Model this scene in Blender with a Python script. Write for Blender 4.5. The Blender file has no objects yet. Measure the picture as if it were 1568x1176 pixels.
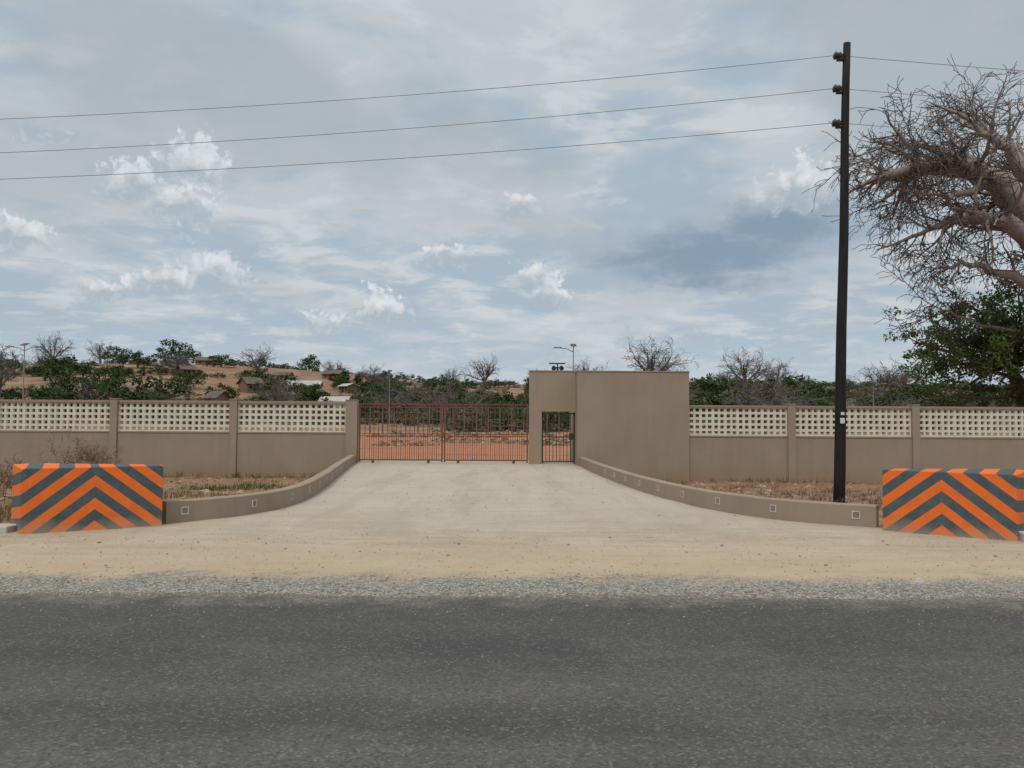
import bpy, math, random
from mathutils import Vector, Matrix, noise as mn
R = random.Random(7)
scene = bpy.context.scene
scene.view_settings.view_transform = 'Standard'
scene.view_settings.look = 'None'
scene.view_settings.exposure = 0

# ---------------------------------------------------------------- node helper
class NT:
    def __init__(s, nt): s.nt = nt; s.nt.nodes.clear()
    def n(s, t, **k):
        x = s.nt.nodes.new(t)
        for a, b in k.items(): setattr(x, a, b)
        return x
    def put(s, sock, v):
        if isinstance(v, bpy.types.NodeSocket): s.nt.links.new(v, sock)
        elif v is not None:
            if isinstance(v, (tuple, list)) and len(v) == 3 and sock.type == 'RGBA': v = (*v, 1)
            sock.default_value = v
    def m(s, op, a, b=None, c=None, clamp=False):
        x = s.n('ShaderNodeMath', operation=op, use_clamp=clamp)
        s.put(x.inputs[0], a); s.put(x.inputs[1], b); s.put(x.inputs[2], c)
        return x.outputs[0]
    def v(s, op, a, b=None, c=None, out=0):
        x = s.n('ShaderNodeVectorMath', operation=op)
        s.put(x.inputs[0], a); s.put(x.inputs[1], b); s.put(x.inputs[2], c)
        return x.outputs[out]
    def mix(s, f, a, b, mode='MIX'):
        x = s.n('ShaderNodeMix', data_type='RGBA', blend_type=mode)
        s.put(x.inputs[0], f); s.put(x.inputs[6], a); s.put(x.inputs[7], b)
        return x.outputs[2]
    def rng(s, v, a, b, c=0.0, d=1.0, smooth=False):
        x = s.n('ShaderNodeMapRange', interpolation_type='SMOOTHSTEP' if smooth else 'LINEAR')
        s.put(x.inputs[0], v); s.put(x.inputs[1], a); s.put(x.inputs[2], b); s.put(x.inputs[3], c); s.put(x.inputs[4], d)
        return x.outputs[0]
    def noise(s, vec, scale, detail=4, rough=.55, dist=0, out=0, dim='3D'):
        x = s.n('ShaderNodeTexNoise', noise_dimensions=dim)
        s.put(x.inputs['Vector'], vec); s.put(x.inputs['Scale'], scale); s.put(x.inputs['Detail'], detail)
        s.put(x.inputs['Roughness'], rough); s.put(x.inputs['Distortion'], dist)
        return x.outputs[out]
    def pos(s): return s.n('ShaderNodeNewGeometry').outputs['Position']
    def sep(s, v):
        x = s.n('ShaderNodeSeparateXYZ'); s.put(x.inputs[0], v); return x.outputs
    def comb(s, a, b, c):
        x = s.n('ShaderNodeCombineXYZ'); s.put(x.inputs[0], a); s.put(x.inputs[1], b); s.put(x.inputs[2], c); return x.outputs[0]
    def bsdf(s, col, rough=.85, height=None, bs=.3, bd=.01, spec=.3, metal=0):
        b = s.n('ShaderNodeBsdfPrincipled')
        s.put(b.inputs['Base Color'], col); s.put(b.inputs['Roughness'], rough)
        s.put(b.inputs['Specular IOR Level'], spec); s.put(b.inputs['Metallic'], metal)
        if height is not None:
            bp = s.n('ShaderNodeBump'); s.put(bp.inputs['Strength'], bs); s.put(bp.inputs['Distance'], bd)
            s.put(bp.inputs['Height'], height); s.nt.links.new(bp.outputs[0], b.inputs['Normal'])
        o = s.n('ShaderNodeOutputMaterial'); s.nt.links.new(b.outputs[0], o.inputs[0])

def newmat(name):
    m = bpy.data.materials.new(name); m.use_nodes = True
    return m, NT(m.node_tree)

def rough_mat(name, c1, c2, scale=3, rough=.85, bump=.2, bscale=60, spec=.3, metal=0):
    m, t = newmat(name); p = t.pos()
    f = t.rng(t.noise(p, scale, 3, .6), .35, .65)
    c = t.mix(f, c1, c2)
    if bump > 0:
        f2 = t.noise(p, bscale, 2)
        c = t.mix(t.rng(f2, .3, .7, 0, .25), c, (c1[0]*.6, c1[1]*.6, c1[2]*.6))
        t.bsdf(c, rough, f2, bump, .01, spec, metal)
    else: t.bsdf(c, rough, None, 0, 0, spec, metal)
    return m

# ---------------------------------------------------------------- mesh builder
class MB:
    def __init__(s): s.v=[]; s.f=[]; s.mi=[]; s.col=[]; s.c=1.0
    def face(s, idx, mi=0): s.f.append(idx); s.mi.append(mi); s.col.append(s.c)
    def box(s, x0,x1,y0,y1,z0,z1, mi=0, M=None):
        b=len(s.v)
        for x,y,z in ((x0,y0,z0),(x1,y0,z0),(x1,y1,z0),(x0,y1,z0),(x0,y0,z1),(x1,y0,z1),(x1,y1,z1),(x0,y1,z1)):
            p=Vector((x,y,z)); s.v.append(tuple(M@p) if M else tuple(p))
        for q in ((0,3,2,1),(4,5,6,7),(0,1,5,4),(1,2,6,5),(2,3,7,6),(3,0,4,7)): s.face([b+i for i in q],mi)
    def tube(s, pts, rads, n=6, mi=0, cap=True):
        b=len(s.v); N=len(pts); ref=None
        for i,p in enumerate(pts):
            t=(pts[min(i+1,N-1)]-pts[max(i-1,0)])
            if t.length<1e-7: t=Vector((0,0,1))
            t.normalize()
            if ref is None: ref = Vector((1,0,0)) if abs(t.x)<.8 else Vector((0,1,0))
            u=t.cross(ref)
            if u.length<1e-4: ref=Vector((0,1,0)) if abs(t.y)<.8 else Vector((0,0,1)); u=t.cross(ref)
            u.normalize(); w=t.cross(u)
            for k in range(n):
                a=2*math.pi*k/n; s.v.append(tuple(p+(u*math.cos(a)+w*math.sin(a))*rads[i]))
        for i in range(N-1):
            for k in range(n):
                k2=(k+1)%n; s.face([b+i*n+k,b+i*n+k2,b+(i+1)*n+k2,b+(i+1)*n+k],mi)
        if cap and n>2:
            s.face([b+k for k in range(n)][::-1],mi); s.face([b+(N-1)*n+k for k in range(n)],mi)
    def leaf(s, p, size, mi=0, rnd=R, up=0.3):
        n=Vector((rnd.gauss(0,1),rnd.gauss(0,1),rnd.gauss(0,1)+up)).normalized()
        u=n.orthogonal().normalized(); w=n.cross(u); a=rnd.random()*6.28
        u,w=u*math.cos(a)+w*math.sin(a), w*math.cos(a)-u*math.sin(a)
        b=len(s.v); l=size; h=size*.5
        for q in (p-u*l*.5, p+w*h*.5, p+u*l*.5, p-w*h*.5): s.v.append(tuple(q))
        s.face([b,b+1,b+2,b+3],mi)
    def mesh(s, name, mats, smooth=False):
        me=bpy.data.meshes.new(name); me.from_pydata(s.v,[],s.f); 
        for m in mats: me.materials.append(m)
        me.polygons.foreach_set('material_index', s.mi)
        if smooth: me.polygons.foreach_set('use_smooth',[True]*len(s.f))
        at=me.attributes.new('shade','FLOAT','FACE'); at.data.foreach_set('value', s.col)
        me.update(); return me
    def obj(s, name, mats, smooth=False, parent=None, bevel=0):
        o=bpy.data.objects.new(name, s.mesh(name,mats,smooth)); scene.collection.objects.link(o)
        if parent: o.parent=parent
        if bevel:
            b=o.modifiers.new('bevel','BEVEL'); b.width=bevel; b.segments=2; b.limit_method='ANGLE'
        return o
def empty(name, loc=(0,0,0)):
    o=bpy.data.objects.new(name,None); o.location=loc; o.empty_display_size=.2; scene.collection.objects.link(o); return o
def sstep(a,b,x):
    t=max(0,min(1,(x-a)/(b-a))); return t*t*(3-2*t)

# ---------------------------------------------------------------- driveway outline
def catmull(P, n=8):
    out=[]
    for i in range(len(P)-1):
        p0=P[max(i-1,0)];p1=P[i];p2=P[i+1];p3=P[min(i+2,len(P)-1)]
        for k in range(n):
            t=k/n
            out.append(tuple(.5*((2*p1[j])+(-p0[j]+p2[j])*t+(2*p0[j]-5*p1[j]+4*p2[j]-p3[j])*t*t+(-p0[j]+3*p1[j]-3*p2[j]+p3[j])*t**3) for j in range(2)))
    out.append(P[-1]); return out
LEFT = catmull([(-5.1,11.95),(-4.4,12.8),(-3.98,14.0),(-3.93,15.6),(-4.2,18.4),(-4.8,23),(-5.38,27.8)])
RIGHT= catmull([(5.4,11.95),(4.35,12.7),(3.65,13.9),(3.27,15.1),(2.9,17.2),(2.66,19.5),(2.42,23),(2.26,26.98)])
def edge_x(C,y):
    if y<=C[0][1]: return C[0][0]
    for a,b in zip(C,C[1:]):
        if a[1]<=y<=b[1] and b[1]>a[1]: return a[0]+(b[0]-a[0])*(y-a[1])/(b[1]-a[1])
    return C[-1][0]

# ---------------------------------------------------------------- terrain
def ridge(x):
    return 14.3 + 6.7*sstep(-10,-100,x) + 1.2*mn.noise(Vector((x*.012,3.1,0)))
def height(x,y):
    z=0
    if y<28.3:
        z=-.5*sstep(12.0,26,y) + .10*mn.noise(Vector((x*.8,y*.8,0)))*sstep(12,14,y)
    else:
        z=-.5*(1-sstep(28.3,30,y))
    if 11.2<y<30.4 and edge_x(LEFT,y)-.1<x<edge_x(RIGHT,y)+.1: z=min(z,0)-.12*sstep(11.2,12,y)
    if y>40:
        z+= .15*mn.noise(Vector((x*.06,y*.06,2)))*sstep(40,60,y)
        s=sstep(90,325,y); z+=ridge(x)*s+2.0*mn.noise(Vector((x*.014,y*.014,9)))*sstep(110,200,y)
        z-= .03*max(0,y-360)
    return z
def axis(lo,hi,f0,f1,st,g):
    a=[f0]; 
    while a[-1]<f1: a.append(a[-1]+st)
    s=st
    while a[-1]<hi: s*=g; a.append(a[-1]+s)
    s=st; b=[]
    x=f0
    while x>lo: s*=g; x-=s; b.append(x)
    return b[::-1]+a
XS=axis(-1200,1200,-24,24,.4,1.07); YS=axis(-300,1500,6,32,.4,1.04)
g=MB()
for y in YS:
    for x in XS: g.v.append((x,y,height(x,y)))
nx=len(XS)
for j in range(len(YS)-1):
    for i in range(nx-1): g.face([j*nx+i,j*nx+i+1,(j+1)*nx+i+1,(j+1)*nx+i],1 if YS[j]>28.1 else 0)

def sand_nodes(t,p):
    big=t.noise(p,.55,3,.6); fine=t.noise(p,30,4,.7); med=t.noise(p,4,4,.65)
    st=t.noise(t.v('MULTIPLY',p,(.35,2.2,1)),1.4,5,.65)
    c=t.mix(t.rng(big,.35,.65),(.435,.360,.272),(.53,.455,.358))
    c=t.mix(t.rng(st,.45,.68,0,.65),c,(.335,.268,.19))
    c=t.mix(t.rng(med,.5,.75,0,.5),c,(.60,.535,.435))
    c=t.mix(t.rng(fine,.35,.61,.38,0),c,(.22,.178,.128))
    return c,fine,big
def shoulder_mix(t,p,c,big):
    y=t.sep(p)[1]
    n=t.noise(p,1.3,4,.65); yy=t.m('ADD',y,t.m('MULTIPLY',t.m('SUBTRACT',n,.5),1.9))
    yel=t.rng(yy,8.0,12.0,1,0,True)
    c=t.mix(t.m('MULTIPLY',yel,.6),c,(.48,.372,.242))
    vo=t.n('ShaderNodeTexVoronoi'); t.put(vo.inputs['Vector'],p); t.put(vo.inputs['Scale'],36)
    gs=t.mix(t.rng(t.sep(vo.outputs['Color'])[0],.1,.9),(.150,.175,.172),(.43,.47,.455))
    gs=t.mix(t.rng(vo.outputs['Distance'],.3,.7),gs,(.14,.13,.11))
    f=t.rng(yy,7.75,8.55,1,0,True)
    sp=t.rng(t.noise(p,9,3,.7),.40,.56)
    f=t.m('MULTIPLY',f,t.rng(sp,0,1,.6,.97))
    return t.mix(f,c,gs), vo.outputs['Distance'], n

m_ground,t=newmat('ground_soil'); p=t.pos(); X,Y,Z=t.sep(p)
c,fine,big=sand_nodes(t,p); c,vd,n2=shoulder_mix(t,p,c,big)
n3=t.noise(p,9,4,.7)
verge=t.mix(t.rng(n2,.35,.65),(.22,.135,.080),(.30,.205,.13))
verge=t.mix(t.rng(n3,.5,.7,0,.7),verge,(.12,.078,.048))
ye=t.m('ADD',Y,t.m('MULTIPLY',t.m('SUBTRACT',n2,.5),.8))
c=t.mix(t.rng(ye,11.7,12.3,0,1,True),c,verge)
t.bsdf(c,.95,t.m('ADD',fine,t.m('MULTIPLY',vd,-.5)),.6,.03,.15)
m_yard,t=newmat('red_soil'); p=t.pos(); X,Y,Z=t.sep(p)
n3=t.noise(p,3,4,.7)
red=t.mix(t.rng(t.noise(t.v('MULTIPLY',p,(.5,1,1)),.22,4,.65),.42,.58),(.43,.150,.072),(.33,.165,.098))
red=t.mix(t.rng(n3,.48,.68,0,.6),red,(.48,.35,.25))
red=t.mix(t.rng(t.noise(t.v('MULTIPLY',p,(.3,.9,1)),.5,4,.6),.54,.68,0,.5),red,(.22,.10,.055))
far=t.mix(t.rng(t.noise(p,.045,4,.6),.4,.6),(.275,.155,.095),(.285,.20,.13))
nf=t.noise(p,.16,5,.7)
far=t.mix(t.rng(nf,.45,.62,0,.8),far,(.125,.10,.065))
fy=t.m('ADD',Y,t.m('MULTIPLY',t.m('SUBTRACT',nf,.5),30))
c=t.mix(t.rng(fy,80,94,0,1),red,far)
t.bsdf(c,.95,None,0,0,.1)
g.obj('ground',[m_ground,m_yard],True)

m_drive,t=newmat('driveway_sand'); p=t.pos()
c,fine,big=sand_nodes(t,p); c,vd,n2=shoulder_mix(t,p,c,big)
Yd=t.sep(p)[1]
c=t.mix(t.m('MULTIPLY',t.rng(Yd,10.5,15,0,1,True),.5),c,(.485,.45,.385))
tr_=t.noise(t.v('MULTIPLY',p,(1.4,.16,1)),1.0,3,.6)
c=t.mix(t.rng(tr_,.48,.64,0,.5),c,(.355,.305,.235))
t.bsdf(c,.95,t.m('ADD',fine,t.m('MULTIPLY',vd,-.5)),.6,.03,.15)
d=MB(); ny=90; nxx=24
for j in range(ny+1):
    y=10.2+(30.4-10.2)*j/ny
    xl=edge_x(LEFT,y)-.08; xr=edge_x(RIGHT,y)+.08
    if y<11.95: xl=-5.2-.4*(11.95-y); xr=5.5+.4*(11.95-y)
    if y>27.8: xl=-5.5
    for i in range(nxx+1):
        z=.008+.012*max(-.4,mn.noise(Vector((i*.5,y*1.2,1))))
        if j<4 : z=-.02+.007*j
        d.v.append((xl+(xr-xl)*i/nxx,y,z))
for j in range(ny):
    for i in range(nxx): a=j*(nxx+1)+i; d.face([a,a+1,a+nxx+2,a+nxx+1])
d.obj('driveway',[m_drive],True)

# asphalt road with a ragged edge
m_road,t=newmat('asphalt'); p=t.pos(); X,Y,Z=t.sep(p)
vo=t.n('ShaderNodeTexVoronoi'); t.put(vo.inputs['Vector'],p); t.put(vo.inputs['Scale'],70)
cell=t.sep(vo.outputs['Color'])[0]
trk=t.noise(t.v('MULTIPLY',p,(.10,1.1,1)),.9,3,.5); blot=t.noise(t.v('MULTIPLY',p,(.7,1,1)),1.0,5,.7)
c=t.mix(t.rng(trk,.35,.65),(.066,.065,.064),(.104,.102,.099))
c=t.mix(t.rng(blot,.44,.66,0,.6),c,(.132,.127,.120))
c=t.mix(t.m('MULTIPLY',t.rng(Y,5.2,6.6,0,1,True),.5),c,(.050,.050,.050))
c=t.mix(t.rng(cell,.0,.5,.6,0),c,(.036,.036,.036))
c=t.mix(t.rng(cell,.84,1,0,.45),c,(.25,.24,.225))
dust=t.m('MULTIPLY',t.rng(t.m('ADD',Y,t.m('MULTIPLY',t.m('SUBTRACT',t.noise(p,2.5,4,.65),.5),1.4)),6.7,7.5,0,.8,True),t.rng(t.noise(p,24,3,.7),.35,.6))
c=t.mix(dust,c,(.30,.27,.22))
t.bsdf(c,.85,t.m('ADD',vo.outputs['Distance'],t.m('MULTIPLY',cell,.6)),.6,.008,.25)
r=MB(); n=1500; x0=-45; dx=90/n
r.v.append((-900,-1.2,.008)); r.v.append((-900,7.2,.008)); 
top=[];bot=[]
for i in range(n+1):
    x=x0+dx*i
    e=7.30+.12*mn.noise(Vector((x*.5,0,0)))+.09*mn.noise(Vector((x*2.3,5,0)))+.05*mn.noise(Vector((x*9,9,0)))
    top.append(len(r.v)); r.v.append((x,e,.006)); bot.append(len(r.v)); r.v.append((x,-1.2,.008))
a=len(r.v); r.v.append((900,-1.2,.008)); r.v.append((900,7.2,.008))
r.face([0,bot[0],top[0],1])
for i in range(n): r.face([bot[i],bot[i+1],top[i+1],top[i]])
r.face([bot[-1],a,a+1,top[-1]])
r.obj('asphalt_road',[m_road])

# stones
m_stone,t=newmat('stone_mix'); at=t.n('ShaderNodeAttribute',attribute_name='shade')
c=t.mix(at.outputs['Fac'],(.14,.13,.112),(.52,.49,.42)); t.bsdf(c,.9,None)
def stone(mb,x,y,z,s):
    b=len(mb.v); a=R.random()*3
    k=[(1,0,0),(0,1,0),(-1,0,0),(0,-1,0)]
    sx=s*R.uniform(.7,1.4); sy=s*R.uniform(.6,1.1); sz=s*R.uniform(.35,.7)
    for q in k:
        px=q[0]*sx*R.uniform(.7,1.1); py=q[1]*sy*R.uniform(.7,1.1)
        mb.v.append((x+px*math.cos(a)-py*math.sin(a),y+px*math.sin(a)+py*math.cos(a),z))
    b2=len(mb.v)
    for q in k:
        px=q[0]*sx*.6+sx*.2*R.uniform(-1,1); py=q[1]*sy*.6
        mb.v.append((x+px*math.cos(a)-py*math.sin(a),y+px*math.sin(a)+py*math.cos(a),z+sz*R.uniform(.7,1.1)))
    mb.c=R.random()
    for i in range(4): j=(i+1)%4; mb.face([b+i,b+j,b2+j,b2+i])
    mb.face([b2,b2+1,b2+2,b2+3])
s=MB()
for i in range(8000):
    x=R.uniform(-9,9); y=7.2+abs(R.gauss(0,.42))*(1+.7*mn.noise(Vector((x*.7,0,3)))); stone(s,x,y,.002,R.uniform(.005,.014))
for i in range(3600):
    y=R.uniform(7.6,13); stone(s,R.uniform(-9,9)*(y/10),y,.004,R.uniform(.004,.013)*(1 if R.random()<.96 else 2.2))
for i in range(1000):
    y=R.uniform(13,27); xl=edge_x(LEFT,y);xr=edge_x(RIGHT,y); stone(s,R.uniform(xl,xr),y,.008,R.uniform(.006,.02))
for i in range(500):
    stone(s,R.uniform(-6,6),6.9+R.uniform(-1.2,.3)*abs(R.gauss(0,.5)),.008,R.uniform(.004,.009))
stone(s,4.05,8.05,.0,.045)
s.obj('gravel',[m_stone])

# ---------------------------------------------------------------- painted wall material
m_wall,t=newmat('taupe_paint'); p=t.pos(); X,Y,Z=t.sep(p)
a=t.noise(p,.9,4,.6); b=t.noise(t.v('MULTIPLY',p,(3,3,.35)),1.6,4,.6); f=t.noise(p,45,3,.6)
c=t.mix(t.rng(a,.3,.7),(.285,.222,.163),(.322,.254,.188))
c=t.mix(t.rng(b,.5,.75,0,.32),c,(.22,.172,.128))
c=t.mix(t.rng(t.m('ADD',Z,t.m('MULTIPLY',t.m('SUBTRACT',a,.5),.7)),-.5,.05,.55,0),c,(.29,.18,.112))
t.bsdf(c,.8,f,.25,.006,.25)
m_lat,t=newmat('cream_block'); p=t.pos()
c=t.mix(t.rng(t.noise(p,2.5,4,.6),.35,.7),(.69,.64,.52),(.57,.52,.41)); t.bsdf(c,.85,None)
m_gate=rough_mat('rust_brown_steel',(.165,.072,.046),(.115,.052,.036),2,.6,0,40,.4)
m_dark=rough_mat('dark_steel',(.05,.04,.038),(.03,.027,.027),3,.5,0,40,.5)
m_white=rough_mat('white_paint',(.70,.69,.66),(.58,.57,.54),4,.7,0)
m_plate=rough_mat('light_frame',(.56,.54,.50),(.46,.44,.40),4,.7,0)
m_glass=rough_mat('light_lens',(.22,.20,.175),(.17,.155,.135),4,.4,0)
m_grey=rough_mat('galvanised_grey',(.22,.23,.24),(.17,.18,.19),3,.5,0,40,.5)
m_conc=rough_mat('pale_concrete',(.55,.54,.51),(.44,.43,.40),4,.9)

def lattice_bay(mb, x0, x1, y, z0, z1):
    n=round((x1-x0)/.212); rows=5; pw=(x1-x0)/n; ph=(z1-z0)/rows
    for i in range(n+1):
        w=.045 if i%2==0 else .036
        xa=max(x0,x0+i*pw-w); xb=min(x1,x0+i*pw+w); mb.box(xa,xb,y-.052,y+.052,z0,z1,1)
    for k in range(rows+1):
        h=.042
        za=max(z0,z0+k*ph-h); zb=min(z1,z0+k*ph+h); mb.box(x0,x1,y-.047,y+.047,za,zb,1)
def wall(name, cols, y, ztop, zb, zl0, zl1, start=None):
    mb=MB()
    for i,(x,w) in enumerate(cols):
        mb.box(x-w/2,x+w/2,y-.17,y+.17,-.9,ztop)
        mb.box(x-w/2-.015,x+w/2+.015,y-.185,y+.185,ztop,ztop+.035)
    xs=[(a[0]+a[1]/2,b[0]-b[1]/2) for a,b in zip(cols,cols[1:])]
    if start is not None: xs.append((start,cols[0][0]-cols[0][1]/2))
    for xa,xb in xs:
        mb.box(xa,xb,y-.1,y+.1,-.9,zl0-.05)
        mb.box(xa,xb,y-.12,y+.12,zl0-.05,zl0)
        lattice_bay(mb,xa,xb,y,zl0,zl1)
        mb.box(xa,xb,y-.115,y+.115,zl1,ztop-.03)
    return mb.obj(name,[m_wall,m_lat])
Lc=[(-34.5,.25),(-30.35,.25),(-26.2,.25),(-22.1,.25),(-17.95,.25),(-13.80,.25),(-9.65,.25),(-5.56,.40)]
wall('boundary_wall',Lc,28,2.17,-.5,1.07,2.06)
Rc=[(9.42,.25),(13.60,.25),(17.78,.25),(21.95,.25),(26.1,.25),(30.3,.25),(34.5,.25)]
wall('boundary_wall',Rc,27.2,2.10,-.5,1.05,2.0,start=5.96)

# ---------------------------------------------------------------- gatehouse
gh=empty('gatehouse',(0,0,0))
mb=MB()
mb.box(.60,1.04,27.88,28.12,-.9,3.22); mb.box(1.04,2.2,27.88,28.12,1.83,3.22)
mb.box(.585,2.2,27.86,28.14,3.22,3.26)
mb.obj('gate_side_wall',[m_wall],parent=gh)
mb=MB(); mb.box(2.2,5.96,27.0,30.5,-.9,3.17); mb.box(2.18,5.98,26.98,30.52,3.17,3.21)
mb.obj('office_block',[m_wall],parent=gh)
mb=MB()
mb.box(1.55,1.63,28.0,28.06,3.26,3.36); mb.box(1.30,1.86,27.92,28.2,3.50,3.53); mb.box(1.57,1.61,28.02,28.05,3.36,3.5)
for dx_ in (-.14,.13):
    mb.tube([Vector((1.59+dx_,27.98,3.38)),Vector((1.59+dx_,27.86,3.33))],[.06,.085],10)
mb.box(1.46,1.72,28.0,28.04,3.36,3.39)
mb.obj('floodlight',[m_dark],parent=gh)

# pedestrian gate
pg=MB(); y=28.0
for x in (1.07,2.17): pg.box(x-.025,x+.025,y-.025,y+.025,.03,1.8)
for z in (.1,.95,1.76): pg.box(1.095,2.145,y-.02,y+.02,z-.02,z+.02)
for i in range(1,9): pg.tube([Vector((1.07+i*.122,y,.1)),Vector((1.07+i*.122,y,1.76))],[.013]*2,6)
pg.box(1.98,2.14,y-.05,y-.02,.85,1.08); pg.obj('pedestrian_gate',[m_dark])
# main double gate
def leaf_gate(mb,x0,x1,y):
    for x in (x0+.03,x1-.03): mb.box(x-.025,x+.025,y-.03,y+.03,.05,2.09)
    for z,h in ((.12,.022),(.95,.014),(1.03,.014),(1.95,.014),(2.06,.022)): mb.box(x0+.06,x1-.06,y-.022,y+.022,z-h,z+h)
    n=int((x1-x0-.12)/.148); p_=(x1-x0-.12)/n
    for i in range(1,n): mb.tube([Vector((x0+.06+i*p_,y,.1)),Vector((x0+.06+i*p_,y,2.16))],[.013,.013],6)
    for i in range(n): mb.tube([Vector((x0+.06+(i+.5)*p_,y,.1)),Vector((x0+.06+(i+.5)*p_,y,.98))],[.009,.009],5)
    mb.tube([Vector((x0+.5,y,.02)),Vector((x0+.5,y,.12))],[.05,.05],8)
    mb.tube([Vector((x1-.5,y,.02)),Vector((x1-.5,y,.12))],[.05,.05],8)
mg=MB(); leaf_gate(mg,-5.32,-2.39,28.0); leaf_gate(mg,-2.36,.57,28.0); mg.box(-2.42,-2.33,27.93,27.965,.9,1.1)
mg.obj('steel_gate',[m_gate])

# ---------------------------------------------------------------- driveway parapets
def parapet(C, side):
    root=empty('driveway_parapet')
    mb=MB(); h=.335; w=.2; prev=None; L=0; lights=[]; nxt=.28
    for i,pnt in enumerate(C):
        a=Vector(C[max(i-1,0)]); b=Vector(C[min(i+1,len(C)-1)]); tg=(b-a).normalized()
        nrm=Vector((-tg.y,tg.x))*side   # outward
        P=Vector(pnt); o=P+nrm*w; hh=h-.03*i/len(C)+.008*mn.noise(Vector((i*.4,side,0)))
        k=len(mb.v)
        mb.v += [(P.x,P.y,-.05),(P.x,P.y,hh-.015),(P.x+nrm.x*.015,P.y+nrm.y*.015,hh),(o.x-nrm.x*.015,o.y-nrm.y*.015,hh),(o.x,o.y,hh-.015),(o.x,o.y,-.9)]
        if prev is not None:
            for q in range(5):
                mb.face([prev+q,prev+q+1,k+q+1,k+q] if side>0 else [prev+q,k+q,k+q+1,prev+q+1])
            seg=(Vector(C[i])-Vector(C[i-1])).length
            while L+seg>=nxt:
                f=(nxt-L)/seg; q=Vector(C[i-1]).lerp(Vector(C[i]),f); lights.append((q,tg,nrm)); nxt+=1.28
            L+=seg
        else: mb.face([k,k+1,k+2,k+3,k+4,k+5])
        prev=k
    mb.obj('kerb_wall',[m_wall],parent=root)
    lm=MB()
    for q,tg,nrm in lights[:9]:
        M=Matrix(((tg.x,nrm.x,0,q.x),(tg.y,nrm.y,0,q.y),(0,0,1,.18),(0,0,0,1)))
        s_=.058; e_=.014
        lm.box(-s_,s_,-.008,.01,s_-e_,s_,0,M); lm.box(-s_,s_,-.008,.01,-s_,-s_+e_,0,M)
        lm.box(-s_,-s_+e_,-.008,.01,-s_+e_,s_-e_,0,M); lm.box(s_-e_,s_,-.008,.01,-s_+e_,s_-e_,0,M)
        lm.box(-s_+e_,s_-e_,-.003,.01,-s_+e_,s_-e_,1,M)
    lm.obj('step_lights',[m_plate,m_glass],parent=root)
parapet(LEFT,1); parapet(RIGHT,-1)

# ---------------------------------------------------------------- chevron barriers
def chev_mat(name,xc,off):
    m,t=newmat(name); tc=t.n('ShaderNodeTexCoord').outputs['Object']; X,Y,Z=t.sep(tc)
    nn=t.m('MULTIPLY',t.m('SUBTRACT',t.noise(tc,14,3),.5),.012)
    s_=t.m('ADD',t.m('ADD',Z,nn),t.m('MULTIPLY',t.m('ABSOLUTE',t.m('SUBTRACT',X,xc)),.80))
    fr=t.m('FRACT',t.m('DIVIDE',t.m('ADD',s_,off),.315))
    st=t.rng(fr,.485,.5,0,1)
    n1=t.noise(tc,6,5,.65); n2=t.noise(tc,2,4,.6)
    org=t.mix(t.rng(n1,.4,.7),(.80,.165,.022),(.64,.135,.026))
    gry=t.mix(t.rng(n1,.4,.7),(.062,.080,.092),(.098,.114,.122))
    c=t.mix(st,org,gry)
    dirt=t.rng(t.m('ADD',Z,t.m('MULTIPLY',t.m('SUBTRACT',n2,.5),.5)),0,.2,.5,0)
    c=t.mix(dirt,c,(.42,.31,.21))
    c=t.mix(t.rng(t.noise(tc,11,5,.7),.60,.72,0,.3),c,(.40,.33,.26))
    t.bsdf(c,.7,t.noise(tc,40,3),.25,.006)
    return m
def barrier(p0,p1,pc,hgt,xc,off,cham_at_start):
    p0=Vector(p0);p1=Vector(p1);pc=Vector(pc); tg=(p1-p0).normalized(); nr=Vector((-tg.y,tg.x))
    M=Matrix(((tg.x,nr.x,0,p0.x),(tg.y,nr.y,0,p0.y),(0,0,1,0),(0,0,0,1))); Mi=M.inverted()
    L=(p1-p0).length; c=Mi@Vector((pc.x,pc.y,0))
    if cham_at_start: poly=[(c.x,c.y),(0,0),(L,0),(L,.28),(c.x+.25,c.y+.22)]
    else: poly=[(0,0),(L,0),(c.x,c.y),(c.x-.25,c.y+.22),(0,.28)]
    mb=MB(); n=len(poly)
    for z in (-.4,hgt): mb.v+=[(x,y,z) for x,y in poly]
    for i in range(n): j=(i+1)%n; mb.face([i,j,n+j,n+i])
    mb.face(list(range(n))[::-1]); mb.face([n+i for i in range(n)])
    o=mb.obj('chevron_barrier_wall',[chev_mat('chevron_paint',xc,off)],bevel=.012); o.matrix_world=M
barrier((-6.60,10.86),(-5.06,11.72),(-7.3,11.8),.88,.89,.02,True)
barrier((5.37,11.68),(6.74,10.76),(7.5,11.7),.885,.76,.01,False)
k=MB(); k.box(-8.4,-6.83,10.95,11.25,-.1,.09); k.obj('kerb_block',[m_conc],bevel=.02)
k=MB(); k.box(6.80,8.2,10.6,10.9,-.1,.12); k.obj('kerb_block',[m_conc],bevel=.02)

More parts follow.
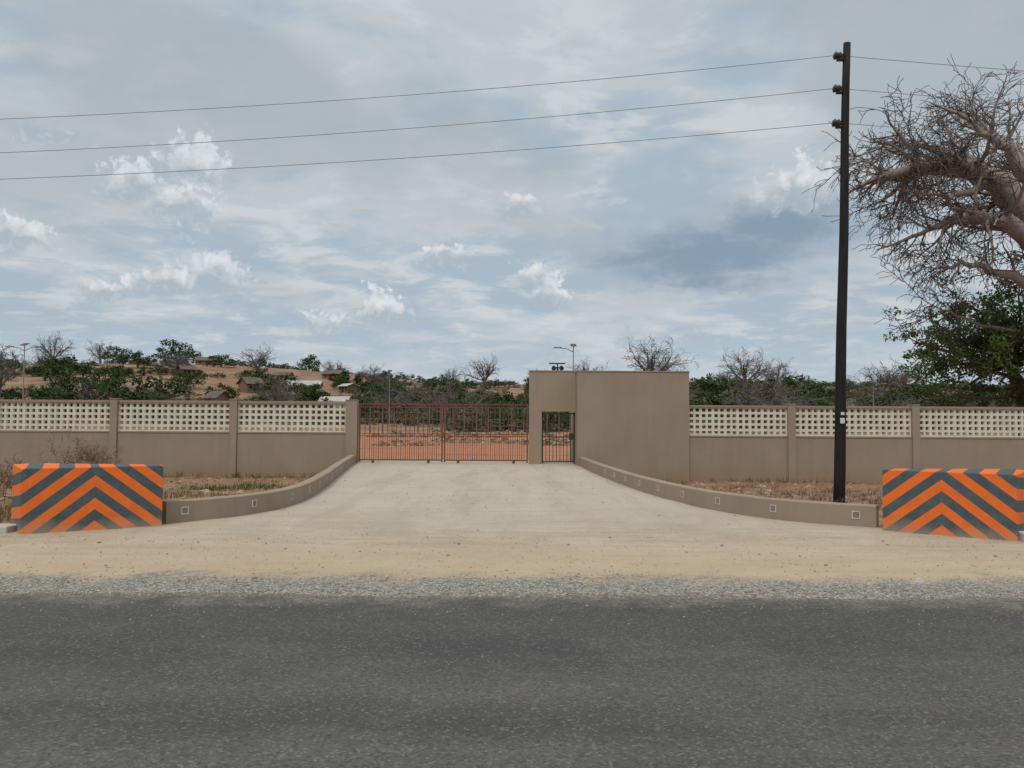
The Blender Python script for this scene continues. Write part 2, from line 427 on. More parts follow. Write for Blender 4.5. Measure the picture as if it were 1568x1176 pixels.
# ---------------------------------------------------------------- utility poles and wires
m_pole,t=newmat('creosote_wood'); p=t.pos()
n1=t.noise(t.v('MULTIPLY',p,(14,14,.8)),2,4,.6)
t.bsdf(t.mix(t.rng(n1,.35,.7),(.008,.007,.008),(.026,.022,.020)),.75,n1,.5,.01,.25)
m_ins=rough_mat('insulator_brown',(.03,.018,.015),(.02,.015,.015),5,.25,0,40,.5)
m_wire=rough_mat('aluminium_wire',(.24,.25,.26),(.17,.18,.19),1,.5,.0,40,.5)
AT=[9.22,8.52,7.79]
def pole(name,bx,by,lean):
    root=empty(name,(bx,by,-.1)); mb=MB(); N=10; H=9.58
    pts=[Vector((lean*i/N*H+.01*math.sin(i*1.3),0,-.4+ (H+.4)*i/N)) for i in range(N+1)]
    mb.tube(pts,[.118-.045*i/N for i in range(N+1)],16)
    mb.obj('shaft',[m_pole],True,root)
    ins=MB()
    for z in AT:
        zz=z+.1; x=lean*zz; 
        ins.box(x-.20,x+.02,-.05,.05,zz-.11,zz-.065)
        ins.tube([Vector((x-.18,0,zz-.11)),Vector((x-.18,0,zz-.02))],[.015,.015],8)
        ins.tube([Vector((x-.27,0,zz-.0)),Vector((x-.24,0,zz-.005)),Vector((x-.20,0,zz-.01)),Vector((x-.16,0,zz-.015)),Vector((x-.12,0,zz-.03)),Vector((x-.06,0,zz-.04))],[.05,.09,.065,.09,.065,.06],12)
    ins.obj('insulators',[m_ins],True,root)
    lb=MB(); lb.box(lean*1.9-.045,lean*1.9+.045,-.125,-.118,1.63,1.74); lb.box(lean*1.9-.03,lean*1.9+.04,-.124,-.117,1.80,1.86)
    lb.obj('number_plate',[m_white],False,root)
pole('utility_pole',6.68,16.5,.030); pole('utility_pole',-53.5,16.5,.0); pole('utility_pole',67,16.5,-.01)
wr=empty('power_lines')
for k_,z in enumerate(AT):
    xs=6.68+.03*z-.2
    for sgn,L,slp in ((-1,60,(.118,.119,.105)[k_]),(1,60,(.085,.08,.075)[k_])):
        pts=[]
        for i in range(61):
            s_=L*i/60; pts.append(Vector((xs+sgn*s_,16.5,z-slp*s_+slp/60*s_*s_)))
        mb=MB(); mb.tube(pts,[.0065]*61,5); mb.obj('wire_%d'%k_,[m_wire],True,wr)

# ---------------------------------------------------------------- vegetation
def leaf_mat(name,dark,light,brown=None):
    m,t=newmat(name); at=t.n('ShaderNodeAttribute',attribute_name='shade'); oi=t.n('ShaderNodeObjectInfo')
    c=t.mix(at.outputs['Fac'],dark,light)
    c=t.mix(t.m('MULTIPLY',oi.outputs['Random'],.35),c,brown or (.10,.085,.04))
    b=t.n('ShaderNodeBsdfDiffuse'); t.put(b.inputs[0],c)
    o=t.n('ShaderNodeOutputMaterial'); t.nt.links.new(b.outputs[0],o.inputs[0]); return m
m_leaf=leaf_mat('green_leaves',(.028,.048,.018),(.080,.118,.044),(.055,.078,.032))
m_near=leaf_mat('fresh_leaves',(.06,.095,.03),(.17,.225,.085),(.12,.16,.06))
m_olive=leaf_mat('olive_leaves',(.038,.054,.024),(.112,.134,.062),(.11,.105,.055))
m_scrub=leaf_mat('dry_scrub_leaves',(.075,.060,.042),(.18,.150,.105),(.12,.10,.06))
m_bark=rough_mat('grey_bark',(.37,.295,.255),(.25,.20,.175),3,.9,.4,25)
m_twig=rough_mat('twig_bark',(.135,.105,.09),(.09,.07,.062),3,.9,0,25)
m_farbark=rough_mat('far_bark',(.17,.14,.125),(.13,.11,.098),.5,.95,0,3)

def rv(rnd,s): return Vector((rnd.gauss(0,s),rnd.gauss(0,s),rnd.gauss(0,s)))
def grow(mb,p,d,L,r,lvl,mx,P,rnd,sides=None):
    n=P['steps'][lvl]; seg=L/n; pts=[p.copy()]; rd=[r]; re=max(P['rmin'],r*P['taper'])
    sd=(sides or P['sides'])[lvl]
    for i in range(n):
        d=(d+rv(rnd,P['wig'][lvl])+Vector((0,0,P['lift'][lvl]))).normalized()
        p=p+d*seg; pts.append(p.copy()); rd.append(r+(re-r)*(i+1)/n)
        if lvl<mx:
            k=P['kids'][lvl]/n; cnt=int(k)+(rnd.random()<k-int(k))
            for _ in range(cnt):
                if i==0 and lvl==0: continue
                ax=rv(rnd,1).normalized(); cd=(d+(ax-d*ax.dot(d)).normalized()*P['spread'][lvl]*rnd.uniform(.7,1.3)).normalized()
                grow(mb,p-d*seg*rnd.random(),cd,L*P['lr'][lvl]*rnd.uniform(.6,1.2),max(P['rmin'],rd[-1]*P['rr']),lvl+1,mx,P,rnd,sides)
    mb.tube(pts,rd,sd,0 if lvl<2 else 1,False)

# bare baobab on the right
rb=random.Random(21); bt=MB()
bt.tube([Vector((21.8,31,-.6)),Vector((21.75,31,.6)),Vector((21.5,31,3)),Vector((21.3,31,5.2)),Vector((21.1,31,7.2)),Vector((21.0,31.2,8.8))],[2.0,1.6,1.4,1.3,1.05,.7],16)
limbs=[([(21.2,30.6,6.6),(19.8,30.0,9.0),(18.2,29.6,10.4),(16.6,29.3,10.9),(15.0,29.2,11.0),(13.6,29.1,10.5)],.72),
 ([(21.2,30.4,6.0),(19.7,29.6,7.9),(18.0,29.0,8.9),(16.4,28.8,9.0),(15.0,28.7,8.5)],.52),
 ([(21.1,30.8,8.0),(20.1,30.4,10.4),(18.9,30.2,12.0),(17.6,30.2,12.9)],.52),
 ([(21.1,31.2,8.4),(20.7,31.6,11),(20.0,32.0,12.8),(19.2,32.3,13.4)],.42),
 ([(18.9,29.9,9.9),(17.9,30.3,11.3),(16.6,30.8,12.2),(15.4,31.2,12.5)],.28),
 ([(17.6,29.5,10.6),(16.8,29.0,10.0),(15.6,28.5,9.6),(14.4,28.2,9.7)],.20),
 ([(21.3,31,8.0),(22.8,31,10.5),(24.5,30.6,12.2),(26.5,30,12.8)],.34),
 ([(21.4,31.4,7.5),(23.2,33,9.0),(25.0,34.5,10.5),(27.0,35.5,10.8)],.3),
 ([(21.6,30.5,7.0),(23.0,28.8,9.0),(24.0,27.4,10.0),(25.0,26.2,10.2)],.28),
 ([(21.0,30.6,5.8),(19.2,30.1,6.8),(17.6,29.6,7.3),(16.2,29.4,7.2)],.28),
 ([(21.0,31.4,5.0),(19.0,31.6,5.2),(17.4,31.4,5.7),(16.2,31.2,6.2)],.10)]
PB=dict(steps=[4,6,5,4],kids=[6,7.0,6.0,0],spread=[1.0,.9,.85],lr=[.62,.56,.58],rr=.50,taper=.3,rmin=.0115,wig=[.16,.15,.22,.28],lift=[.03,-.01,-.05,-.08],sides=[7,5,3,3])
for pts,r0 in limbs:
    C=[Vector(q) for q in pts]; P=[]
    for i in range(len(C)-1):
        for k in range(4):
            tt=k/4; P.append(C[i].lerp(C[i+1],tt)+rv(rb,.06))
    P.append(C[-1]); n=len(P)
    bt.tube(P,[r0*(1-.80*(i/(n-1))**.9) for i in range(n)],10,0,False)
    low=pts[0][2]<5.9
    for i in range(3,n):
        near = i < n*.45
        for _ in range(2 if not low else 1):
            if rb.random()<(.34 if near else .72):
                ax=rv(rb,1); tg=(P[i]-P[i-1]).normalized()
                if near: ax.y=abs(ax.y)
                cd=(tg*.7+(ax-tg*ax.dot(tg)).normalized()+Vector((0,0,.12))).normalized()
                grow(bt,P[i],cd,rb.uniform(1.5,2.6)*(.7 if low else 1),min(.12,r0*(1-.78*i/n)*.32),1,3,PB,rb)
    grow(bt,P[-1],(P[-1]-P[-3]).normalized(),1.9,r0*.18,1,3,PB,rb)
for (x,y,z) in ((13.2,28.6,8.9),(13.5,28.7,9.2),(14.0,28.9,8.6)):
    bt.tube([Vector((x,y,z+.6)),Vector((x,y,z+.12))],[.01,.01],3,1); bt.tube([Vector((x,y,z+.12)),Vector((x,y,z)),Vector((x,y,z-.12))],[.02,.06,.02],6,1)
bt.obj('bare_baobab_tree',[m_bark,m_twig],True)

def foliage(mb,cl,per,size,rnd,mi=1,sq=.8):
    for (c,r) in cl:
        base=rnd.uniform(0,.55)
        for _ in range(per):
            q=rv(rnd,1).normalized()*r*(rnd.random()**.45); q.z*=sq
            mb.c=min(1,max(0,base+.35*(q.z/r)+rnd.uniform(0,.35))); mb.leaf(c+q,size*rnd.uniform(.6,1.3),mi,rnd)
    mb.c=1
rl=random.Random(5); lt=MB(); ends=[]
tp=Vector((21.5,33.6,0)); lt.tube([tp+Vector((0,0,-.5)),tp+Vector((-.1,0,2.2)),tp+Vector((-.6,0,4.0))],[.34,.27,.22],8)
for i in range(38):
    a=rl.uniform(0,6.28); e=rl.uniform(-.55,1.25); L=rl.uniform(2.6,4.5)
    dv=Vector((math.cos(a)*math.cos(e)-.3,math.sin(a)*math.cos(e)*.8,math.sin(e))).normalized()
    s0=tp+Vector((-.6,0,3.9)); P=[s0+dv*L*k/4+rv(rl,.14)*k/2 for k in range(5)]
    lt.tube(P,[.1,.075,.055,.035,.018],5)
    for k in (2,3,4): 
        for _ in range(3): 
            q=P[k]+rv(rl,.5); ends.append((q,rl.uniform(.26,.55))); lt.tube([P[k],q],[.022,.01],3)
for P in ([(21.4,34,3.4),(19.6,33.5,3.8),(18.2,33,4.0),(16.8,32.8,4.3)],[(21.6,34,3.0),(19.8,34,2.9),(18.2,33.6,3.0),(16.7,33,3.3)],[(21.6,33.5,3.0),(20.3,33,2.6),(19.0,32.6,2.5),(17.8,32,2.6)]):
    P=[Vector(q) for q in P]; lt.tube(P,[.09,.07,.05,.02],5)
    for q in P[1:]:
        for _ in range(6): e_=q+rv(rl,.5); ends.append((e_,rl.uniform(.22,.45))); lt.tube([q,e_],[.02,.01],3)
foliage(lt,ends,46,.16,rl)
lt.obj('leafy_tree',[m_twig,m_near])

# ---- far tree templates (shared meshes)
def tpl_round(seed,mat,w=1,h=1,per=46,ncl=36,size=.5):
    rnd=random.Random(seed); mb=MB()
    mb.tube([Vector((0,0,-.8)),Vector((.1,0,1.0)),Vector((0,.1,2.0))],[.35,.26,.2],6)
    cl=[]
    for i in range(ncl):
        a=rnd.uniform(0,6.28); rr=math.sqrt(rnd.random())*3.6*w; z=1.0*h+rnd.uniform(0,4.6)*h*(1-.6*(rr/(3.6*w))**2)
        c=Vector((math.cos(a)*rr,math.sin(a)*rr,z)); cl.append((c,rnd.uniform(.7,1.4)))
        if i%4==0: mb.tube([Vector((0,0,1.2)),c],[.13,.05],4)
    foliage(mb,cl,per,size,rnd); return mb.mesh('tree_round_%d'%seed,[m_farbark,mat])
def tpl_bare(seed,H=10):
    rnd=random.Random(seed); mb=MB()
    P=dict(steps=[5,4,4,3],kids=[8,5.5,4.5,0],spread=[1.0,.95,.9],lr=[.62,.55,.6],rr=.5,taper=.45,rmin=.028,wig=[.12,.2,.25,.3],lift=[.06,.05,.0,-.03],sides=[6,4,3,3])
    mb.tube([Vector((0,0,-1)),Vector((0,0,1.0)),Vector((0,0,H*.28))],[.75,.6,.5],8)
    for i in range(6):
        a=i*1.05+rnd.uniform(-.3,.3); e=rnd.uniform(.35,1.2)
        grow(mb,Vector((0,0,H*.26)),Vector((math.cos(a)*math.cos(e),math.sin(a)*math.cos(e),math.sin(e))),H*.55,.27,0,3,P,rnd)
    return mb.mesh('tree_bare_%d'%seed,[m_farbark,m_farbark])
def tpl_scrub(seed,mat,per=30,ncl=12):
    rnd=random.Random(seed); mb=MB(); cl=[]
    for i in range(ncl):
        c=Vector((rnd.gauss(0,1.5),rnd.gauss(0,1.5),rnd.uniform(.2,2.0))); cl.append((c,rnd.uniform(.5,1.0)))
        mb.tube([Vector((rnd.gauss(0,.3),rnd.gauss(0,.3),-.4)),c,c+Vector((rnd.gauss(0,.4),rnd.gauss(0,.4),.7))],[.06,.04,.02],3)
    foliage(mb,cl,per,.38,rnd); return mb.mesh('scrub_%d'%seed,[m_farbark,mat])
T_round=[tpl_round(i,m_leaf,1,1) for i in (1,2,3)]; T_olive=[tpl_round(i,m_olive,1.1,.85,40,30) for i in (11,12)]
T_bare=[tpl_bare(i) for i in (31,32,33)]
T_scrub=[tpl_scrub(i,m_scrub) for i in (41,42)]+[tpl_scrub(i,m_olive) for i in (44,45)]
def place(name,me,x,y,sx,sz,parent=None,rot=None):
    o=bpy.data.objects.new(name,me); scene.collection.objects.link(o)
    o.location=(x,y,height(x,y)-.1); o.scale=(sx,sx,sz); o.rotation_euler=(0,0,R.uniform(0,6.28) if rot is None else rot)
    if parent: o.parent=parent
    return o
for x,y,w,h in [(-67,120,11.5,9.6),(-54.5,122,13.5,8.8),(-124,296,18,11.5),(-32.6,130,9,6.6),(-52,180,12,6.4),
  (-23.5,150,11,7.4),(-17.5,146,9.5,6.2),(40.8,130,17,8.6),(31,134,10,6.6),(-76,300,10,8),(50,140,12,7.0),(-97,135,12,9),
  (-44,145,9,5.4),(-76,150,11,7),(60,128,11,7.0),(-104,190,12,7.6),(76,150,14,7.4),(-68,215,11,5.6),(-86,170,10,6.2),
  (-112,240,12,6.4),(-95,262,11,5.6),(90,140,13,7.4),(24,150,10,5.8),(100,175,13,7),(-140,220,12,7.6),(-84,130,9,6),(-42,170,9,5.4),(-60,165,8,5),(-30,190,9,5.6),(-10,150,9,5.4),
  (-118,210,10,6),(-75,185,9,5),(0,140,9,5.6),(-28,162,10,6),(68,190,13,8),(45,185,12,7.4),(-48,232,11,6.4),(-20,230,12,7),(8,215,11,7),(-130,265,13,7)]:
    place('green_tree',R.choice(T_round),x,y,w/8.6,h/6.8)
for x,y,w,h in [(38.6,220,18,13.6),(64.6,222,16,12),(-76,240,12,9),(-150,292,9,10),(-96,150,13,11),(-143,250,11,10),(-9,262,13,10.4),(92,200,13,10.4),(82,250,13,10),(-58,262,8,6),(112,230,13,10),(50,270,13,9),(24,262,12,8.6)]:
    place('bare_tree',R.choice(T_bare),x,y,w/11.5,h/10.6)
root=empty('distant_trees')
rs=random.Random(99)
for i in range(1800):
    y=rs.uniform(92,350); x=rs.uniform(-.75,.75)*y*1.05
    left = x/y < -.20
    dens=.50 if left else .96
    if y>300: dens=.85
    if mn.noise(Vector((x*.03,y*.03,0)))<(-.08 if left else -.40) and y<300: continue
    if rs.random()>dens: continue
    if left and -.31<x/y<-.18 and 140<y<280 and rs.random()<.4: continue
    q=rs.random(); s_=rs.uniform(.65,1.2)*(.85 if y>260 else 1)
    if q<.38: place('scrub',rs.choice(T_scrub),x,y,s_*1.3,s_*rs.uniform(.7,1.1),root)
    elif q<.70: place('olive_tree',rs.choice(T_olive),x,y,s_*.78,s_*.56,root)
    elif q<.95: place('leafy_tree_far',rs.choice(T_round),x,y,s_*.70,s_*.55,root)
    else: place('leafless_tree',rs.choice(T_bare),x,y,s_*.70,s_*.56,root)

# ---------------------------------------------------------------- village houses
m_adobe=rough_mat('adobe_brick',(.22,.13,.085),(.17,.108,.072),.8,.95,0,6)
m_tin=rough_mat('tin_roof',(.44,.44,.42),(.33,.33,.31),.6,.6,0,6)
m_thatch=rough_mat('thatch_roof',(.15,.12,.098),(.11,.09,.076),.6,.95,0,8)
m_plast=rough_mat('plaster_wall',(.38,.33,.27),(.32,.27,.22),.6,.9,0,6)
m_open=rough_mat('dark_opening',(.02,.02,.02),(.03,.025,.02),1,.9,0,6)
def house(x,y,w,dp,h,rh,roof,wallm,rot=0):
    r_=empty('village_house',(x,y,height(x,y)-.1)); r_.rotation_euler=(0,0,rot)
    a=MB(); a.box(-w/2,w/2,-dp/2,dp/2,-1.5,h)
    for sx in (-1,1):
        b=len(a.v); X_=sx*w/2; a.v+=[(X_,-dp/2,h),(X_,dp/2,h),(X_,0,h+rh)]; a.face([b,b+1,b+2])
    a.obj('walls',[wallm],parent=r_)
    o=MB(); e=.45
    o.v+=[(-w/2-e,-dp/2-e,h-.12),(w/2+e,-dp/2-e,h-.12),(w/2+e,0,h+rh+.08),(-w/2-e,0,h+rh+.08),(-w/2-e,dp/2+e,h-.12),(w/2+e,dp/2+e,h-.12)]
    o.face([0,1,2,3]); o.face([3,2,5,4]); oo=o.obj('roof',[roof],parent=r_); sm=oo.modifiers.new('t','SOLIDIFY'); sm.thickness=.1
    q=MB(); q.box(-.4,.4,-dp/2-.03,-dp/2+.05,0.1,h*.8); q.box(-w*.35,-w*.35+.6,-dp/2-.03,-dp/2+.05,h*.4,h*.75); q.box(w*.25,w*.25+.6,-dp/2-.03,-dp/2+.05,h*.4,h*.75)
    q.obj('door_and_windows',[m_open],parent=r_)
house(-50.5,196,7.2,5,2.3,1.1,m_tin,m_plast,.1); house(-32.5,148,4.6,4,2.4,.8,m_tin,m_plast,0)
house(-60.5,186,4.2,3.6,2.1,1.4,m_thatch,m_adobe,.9); house(-56.5,154,3.0,3.2,2.0,1.2,m_thatch,m_adobe,-.5)
house(-108,286,8,5,1.8,1.2,m_thatch,m_adobe,.1); house(-56,252,6,4,1.8,1.1,m_thatch,m_adobe,-.3)
house(-90,222,3.8,3.4,1.7,1.0,m_thatch,m_adobe,.7); house(-44,216,4.2,3.4,1.9,.6,m_tin,m_adobe,-.8)
house(-66,232,4.0,3.6,1.7,.9,m_thatch,m_plast,-.1)

# ---------------------------------------------------------------- lamps in the yard
def lamp(x,y,H,double=False,flip=1):
    r_=empty('street_lamp',(x,y,0)); a=MB()
    a.tube([Vector((0,0,-.2)),Vector((0,0,H*.6)),Vector((0,0,H))],[.055,.04,.03],8)
    arms=[flip,-flip] if double else [flip]
    for s_ in arms:
        a.tube([Vector((0,0,H-.35)),Vector((s_*.5,0,H-.12)),Vector((s_*1.0,0,H-.08))],[.03,.028,.025],6)
        a.box(min(s_*.8,s_*1.35),max(s_*.8,s_*1.35),-.12,.12,H-.09,H-.02)
    a.obj('post_and_arm',[m_grey],parent=r_)
    b=MB(); M=Matrix.Translation((0,0,H+.12))@Matrix.Rotation(.35,4,'X'); b.box(-.2,.2,-.3,.3,-.015,.015,0,M); b.tube([Vector((0,0,H)),Vector((0,0,H+.12))],[.03,.03],6)
    b.obj('solar_panel',[m_dark],parent=r_)
lamp(4.2,55,6.5,False,-1); lamp(-35.3,58,6.6,True,1); lamp(-12.2,80,6.1); lamp(36,80,5.3)
fp=MB()
for i in range(40):
    x=-24+i*1.2; fp.tube([Vector((x,82,-.3)),Vector((x+R.uniform(-.05,.05),82,2.6))],[.055,.05],5)
for z in (.7,1.4,2.1): fp.tube([Vector((-24,82,z)),Vector((22.8,82,z))],[.014,.014],4)
fp.obj('post_fence',[m_farbark])
rh=MB()
for cx,cy,rr in ((-2.2,52,1.8),(1.9,50,1.4),(2.6,48,1.2),(-4.8,70,2.2),(-9,62,2),(0,75,2.5),(-6,46,1.2),(-3,64,1.6)):
    for i in range(150):
        a_=R.random()*6.28; q=rr*math.sqrt(R.random()); stone(rh,cx+q*1.6*math.cos(a_),cy+q*math.sin(a_),max(0,.5*(1-q/rr))*R.random(),R.uniform(.06,.24)); 
m_dry=leaf_mat('dry_grass_blades',(.13,.085,.05),(.30,.22,.135)); m_grn=leaf_mat('green_grass_blades',(.05,.075,.02),(.13,.16,.05))
m_clod,t=newmat('soil_clods'); at=t.n('ShaderNodeAttribute',attribute_name='shade')
t.bsdf(t.mix(t.m('POWER',at.outputs['Fac'],2.0),(.17,.10,.06),(.48,.37,.26)),.95,None)
rh.obj('rubble_heap',[m_clod])
yb=empty('yard_scrub')
for i in range(26):
    place('weed_clump',R.choice(T_scrub),R.uniform(-26,26),R.uniform(52,80),.28,.22,yb)
gr=MB()
def tuft(x,y,n,h,mi):
    z=height(x,y)
    for _ in range(n):
        a=R.random()*6.28; l=h*R.uniform(.5,1.2); ln=R.uniform(.2,1.1)*l; bx=x+R.gauss(0,.07); by=y+R.gauss(0,.07)
        w=.005+.004*R.random(); ca,sa=math.cos(a),math.sin(a); k=len(gr.v)
        gr.v+=[(bx-sa*w,by+ca*w,z-.02),(bx+sa*w,by-ca*w,z-.02),(bx+ca*ln*.4+sa*w*.7,by+sa*ln*.4-ca*w*.7,z+l*.6),(bx+ca*ln*.4-sa*w*.7,by+sa*ln*.4+ca*w*.7,z+l*.6),(bx+ca*ln,by+sa*ln,z+l*.9)]
        gr.c=R.random(); gr.face([k,k+1,k+2,k+3],mi); gr.face([k+3,k+2,k+4],mi)
for i in range(2200):
    y=R.uniform(12.6,27.3)
    if R.random()<.5: x=edge_x(LEFT,y)-.35-abs(R.gauss(0,6))
    else: x=edge_x(RIGHT,y)+.35+abs(R.gauss(0,6))
    if y<13 and abs(x)<5.6: continue
    den=mn.noise(Vector((x*.35,y*.35,4)))
    if den<-.02: continue
    green=mn.noise(Vector((x*.4,y*.4,8)))>.28
    tuft(x,y,R.randint(4,11),R.uniform(.05,.15) if den<.35 else R.uniform(.1,.28),1 if green and R.random()<.7 else 0)
for i in range(60): tuft(-7.6+R.gauss(0,.7),22+R.gauss(0,.6),9,.18,1)
for i in range(150): tuft(R.uniform(-11,-7.2),R.uniform(11.9,13.5),9,.2,0)
for i in range(100): tuft(R.uniform(7.4,11),R.uniform(11.9,13.5),9,.2,0)
for i in range(140):
    x=R.uniform(-20,-6); tuft(x,27.6+R.gauss(0,.1),7,R.uniform(.1,.3),0 if R.random()<.75 else 1)
    x=R.uniform(6.2,22); tuft(x,26.8+R.gauss(0,.1),7,R.uniform(.1,.25),0 if R.random()<.85 else 1)
gr.obj('dry_grass',[m_dry,m_grn])
cl=MB()
for i in range(3800):
    y=R.uniform(12.6,27.4); x=(edge_x(LEFT,y)-.4-abs(R.gauss(0,6))) if R.random()<.45 else (edge_x(RIGHT,y)+.4+abs(R.gauss(0,5)))
    if y<13 and abs(x)<5.6: continue
    stone(cl,x,y,height(x,y)-.01,R.uniform(.02,.09))
cl.obj('rubble_stones',[m_clod])
PS=dict(steps=[4,4,3,3],kids=[6,5,4,0],spread=[.9,.9,.9],lr=[.6,.6,.6],rr=.6,taper=.5,rmin=.005,wig=[.15,.2,.25,.3],lift=[.05,.02,0,0],sides=[3,3,3,3])
def shrub(x,y,h,n,mat):
    b=MB(); z=height(x,y)
    for i in range(n):
        a=R.random()*6.28; e=R.uniform(.5,1.4)
        grow(b,Vector((x+R.gauss(0,.15),y+R.gauss(0,.15),z-.05)),Vector((math.cos(a)*math.cos(e),math.sin(a)*math.cos(e),math.sin(e))),h*R.uniform(.7,1),.010,0,3,PS,R)
    b.obj('dry_shrub',[mat,mat])
m_dsh=rough_mat('dry_stems',(.26,.18,.13),(.18,.12,.085),3,.95,0,10)
shrub(-13.3,25.2,1.15,16,m_dsh); shrub(-15.9,23.5,.7,9,m_dsh); shrub(10.6,19,.4,6,m_dsh); shrub(-9.6,14.6,.7,8,m_dsh); shrub(-10.8,15.5,.8,9,m_dsh)

# ---------------------------------------------------------------- light
EL=56; AZ=200   # sun behind the camera, veiled
dirv=Vector((math.sin(math.radians(AZ))*math.cos(math.radians(EL)),math.cos(math.radians(AZ))*math.cos(math.radians(EL)),math.sin(math.radians(EL))))
sl=bpy.data.lights.new('sun','SUN'); sl.energy=1.4; sl.angle=math.radians(15); sl.color=(1,.965,.91)
so=bpy.data.objects.new('sun',sl); so.rotation_euler=dirv.to_track_quat('Z','Y').to_euler(); so.location=(0,0,30); scene.collection.objects.link(so)

w=bpy.data.worlds.new('World'); scene.world=w; w.use_nodes=True
t=NT(w.node_tree)
D=t.n('ShaderNodeTexCoord').outputs['Generated']; X,Y,Z=t.sep(D)
az=t.m('MULTIPLY',t.m('ARCTAN2',X,Y),57.2958); el=t.m('MULTIPLY',t.m('ARCSINE',Z),57.2958)
AE=t.comb(az,el,0.0)
dn=t.noise(AE,.45,4,.58,0,1,'2D')
AEd=t.v('ADD',AE,t.v('MULTIPLY',t.v('SUBTRACT',dn,(.5,.5,.5)),(2.6,1.8,0)))
# az, el, half-width, half-height in degrees
CU=[(-22.0,16.8,2.6,2.8),(-25.4,15.0,3.2,2.2),(-22.6,13.8,3.8,2.0),(-20.6,10.0,3.2,2.5),(-23.6,8.8,3.0,1.7),(-27,8.0,3.0,1.2),(-32.2,11.0,3.4,1.9),(-13.8,6.6,2.6,1.7),(-9.4,7.8,2.6,2.4),(-4.8,11.3,3.1,1.5),
    (.4,15.1,2.4,1.6),(1.6,10.0,2.4,1.8),(2.6,8.7,2.0,1.6),(20.0,15.8,3.8,2.9),(23.2,4.6,1.8,1.0),(8.1,5.9,1.8,1.3),(12.6,5.9,2.6,.8),(3.5,4.8,2.6,.8),(-30.5,17.2,3.6,1.2)]
def density(vec,lst):
    cur=None
    for a_,e_,w_,h_ in lst:
        q=t.v('MULTIPLY_ADD',vec,(1/w_,1/h_,0),(-a_/w_,-(e_-.3*h_)/h_,0))
        q=t.v('MAXIMUM',q,t.v('MULTIPLY',q,(-1,-1.9,0)))
        L=t.v('LENGTH',q,out=1)
        cur=L if cur is None else t.m('MINIMUM',cur,L)
    return t.m('SUBTRACT',1.0,cur)
d0=density(AEd,CU)
vx=t.n('ShaderNodeTexVoronoi',voronoi_dimensions='2D',feature='F1'); t.put(vx.inputs['Vector'],AEd); t.put(vx.inputs['Scale'],.9)
t.put(vx.inputs['Detail'],2.0); t.put(vx.inputs['Roughness'],.6); bw=vx.outputs['Distance']
fb=t.noise(AE,1.3,5,.6,0,0,'2D')
dd=t.m('ADD',t.m('ADD',d0,t.m('MULTIPLY',t.m('SUBTRACT',.55,bw),.50)),t.m('MULTIPLY',t.m('SUBTRACT',fb,.5),.55))
d1=density(t.v('ADD',AEd,(-.3,-.9,0)),CU[:14])
gd=t.m('MAXIMUM',t.m('MINIMUM',t.m('SUBTRACT',d1,d0),.28),-.50)
edge=t.rng(gd,-.4,.2,.60,.26)        # crisper tops, soft bases
mask=t.rng(dd,-.04,edge,0,1,True)
lit=t.m('ADD',t.m('MULTIPLY',gd,.9),.62)
lit=t.m('ADD',lit,t.m('MULTIPLY',t.m('SUBTRACT',.50,bw),.40))
lit=t.m('ADD',lit,t.m('MULTIPLY',t.m('SUBTRACT',fb,.5),.9))
lit=t.rng(lit,.05,1.0,0,1,False)
den=t.m('ADD',t.m('MAXIMUM',Z,0.0),.16)
PP=t.comb(t.m('DIVIDE',X,den),t.m('DIVIDE',Y,den),0.0)
nA=t.noise(t.v('ADD',PP,(3.3,1.7,0)),1.2,4,.58,.2,0,'2D'); nB=t.noise(t.v('MULTIPLY',PP,(1.1,1.3,1)),3.2,6,.62,.25,0,'2D'); nC=t.noise(t.v('ADD',PP,(7.1,4.2,0)),1.1,4,.55,0,0,'2D')
cov=t.m('ADD',t.m('ADD',t.m('MULTIPLY',nA,.6),t.m('MULTIPLY',nB,.4)),t.rng(el,8,24,-.02,.05))
f1=t.rng(cov,.40,.56,0,1,True)
col=t.mix(f1,(.40,.50,.585),(.545,.595,.628))
col=t.mix(t.rng(nB,.50,.66,0,.55,True),col,(.68,.71,.725))
dkm=t.m('MULTIPLY',t.rng(nC,.45,.62,0,1,True),t.rng(el,9,20,.25,.75))
col=t.mix(dkm,col,(.41,.465,.505))
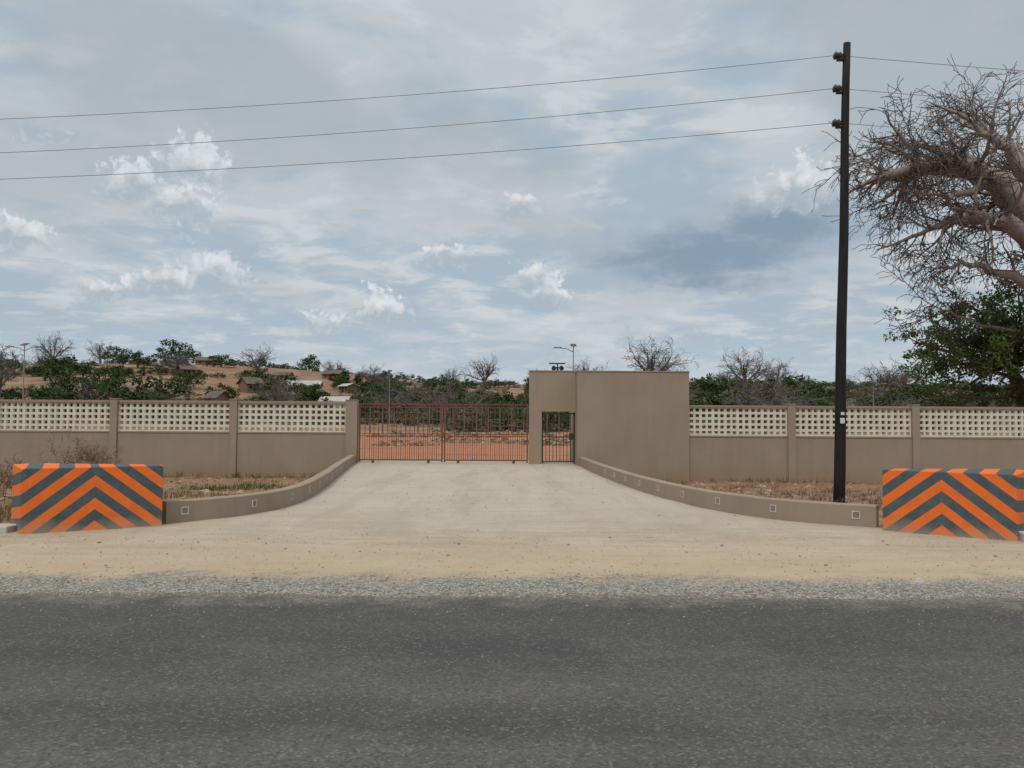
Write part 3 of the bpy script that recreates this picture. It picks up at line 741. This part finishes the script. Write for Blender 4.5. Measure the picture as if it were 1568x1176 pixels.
qd=t.v('LENGTH',t.v('MULTIPLY_ADD',AEd,(1/10.5,1/2.8,0),(-14.0/10.5,-11.2/2.8,0)),out=1)
qd2=t.v('LENGTH',t.v('MULTIPLY_ADD',AEd,(1/7.5,1/2.4,0),(-19.0/7.5,-13.0/2.4,0)),out=1)
dk=t.m('ADD',t.m('SUBTRACT',1.0,t.m('MINIMUM',qd,qd2)),t.m('MULTIPLY',t.m('SUBTRACT',nB,.5),1.5))
col=t.mix(t.rng(dk,-.15,.8,0,.92,True),col,(.23,.32,.42))
ccol=t.mix(lit,(.42,.49,.55),(.80,.82,.83))
col=t.mix(t.m('MULTIPLY',mask,.88),col,ccol)
hz=t.rng(el,0.0,8.0,.72,0,True)
col=t.mix(hz,col,(.51,.595,.66))
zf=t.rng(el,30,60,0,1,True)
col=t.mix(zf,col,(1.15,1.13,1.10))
sky=t.n('ShaderNodeTexSky',sky_type='NISHITA'); sky.sun_disc=False; sky.sun_elevation=math.radians(EL); sky.sun_rotation=math.radians(AZ)
b1=t.n('ShaderNodeBackground'); t.nt.links.new(sky.outputs[0],b1.inputs[0]); b1.inputs[1].default_value=.08
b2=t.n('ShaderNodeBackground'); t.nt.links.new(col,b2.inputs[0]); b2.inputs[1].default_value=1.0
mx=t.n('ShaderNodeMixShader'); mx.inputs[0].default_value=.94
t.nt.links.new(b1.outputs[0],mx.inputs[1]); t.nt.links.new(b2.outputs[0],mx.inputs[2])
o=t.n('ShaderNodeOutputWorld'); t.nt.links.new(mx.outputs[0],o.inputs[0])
try: w.cycles.sampling_method='NONE'
except Exception as e: print(e)

# ---------------------------------------------------------------- camera
cd=bpy.data.cameras.new('camera'); cd.lens=28.24; cd.sensor_width=36; cd.clip_end=5000; cd.clip_start=.05
co=bpy.data.objects.new('camera',cd); scene.collection.objects.link(co)
co.matrix_world=Matrix.Translation((0,0,1.6))@Matrix.Rotation(math.radians(92.42),4,'X')@Matrix.Rotation(math.radians(.34),4,'Z')
scene.camera=co
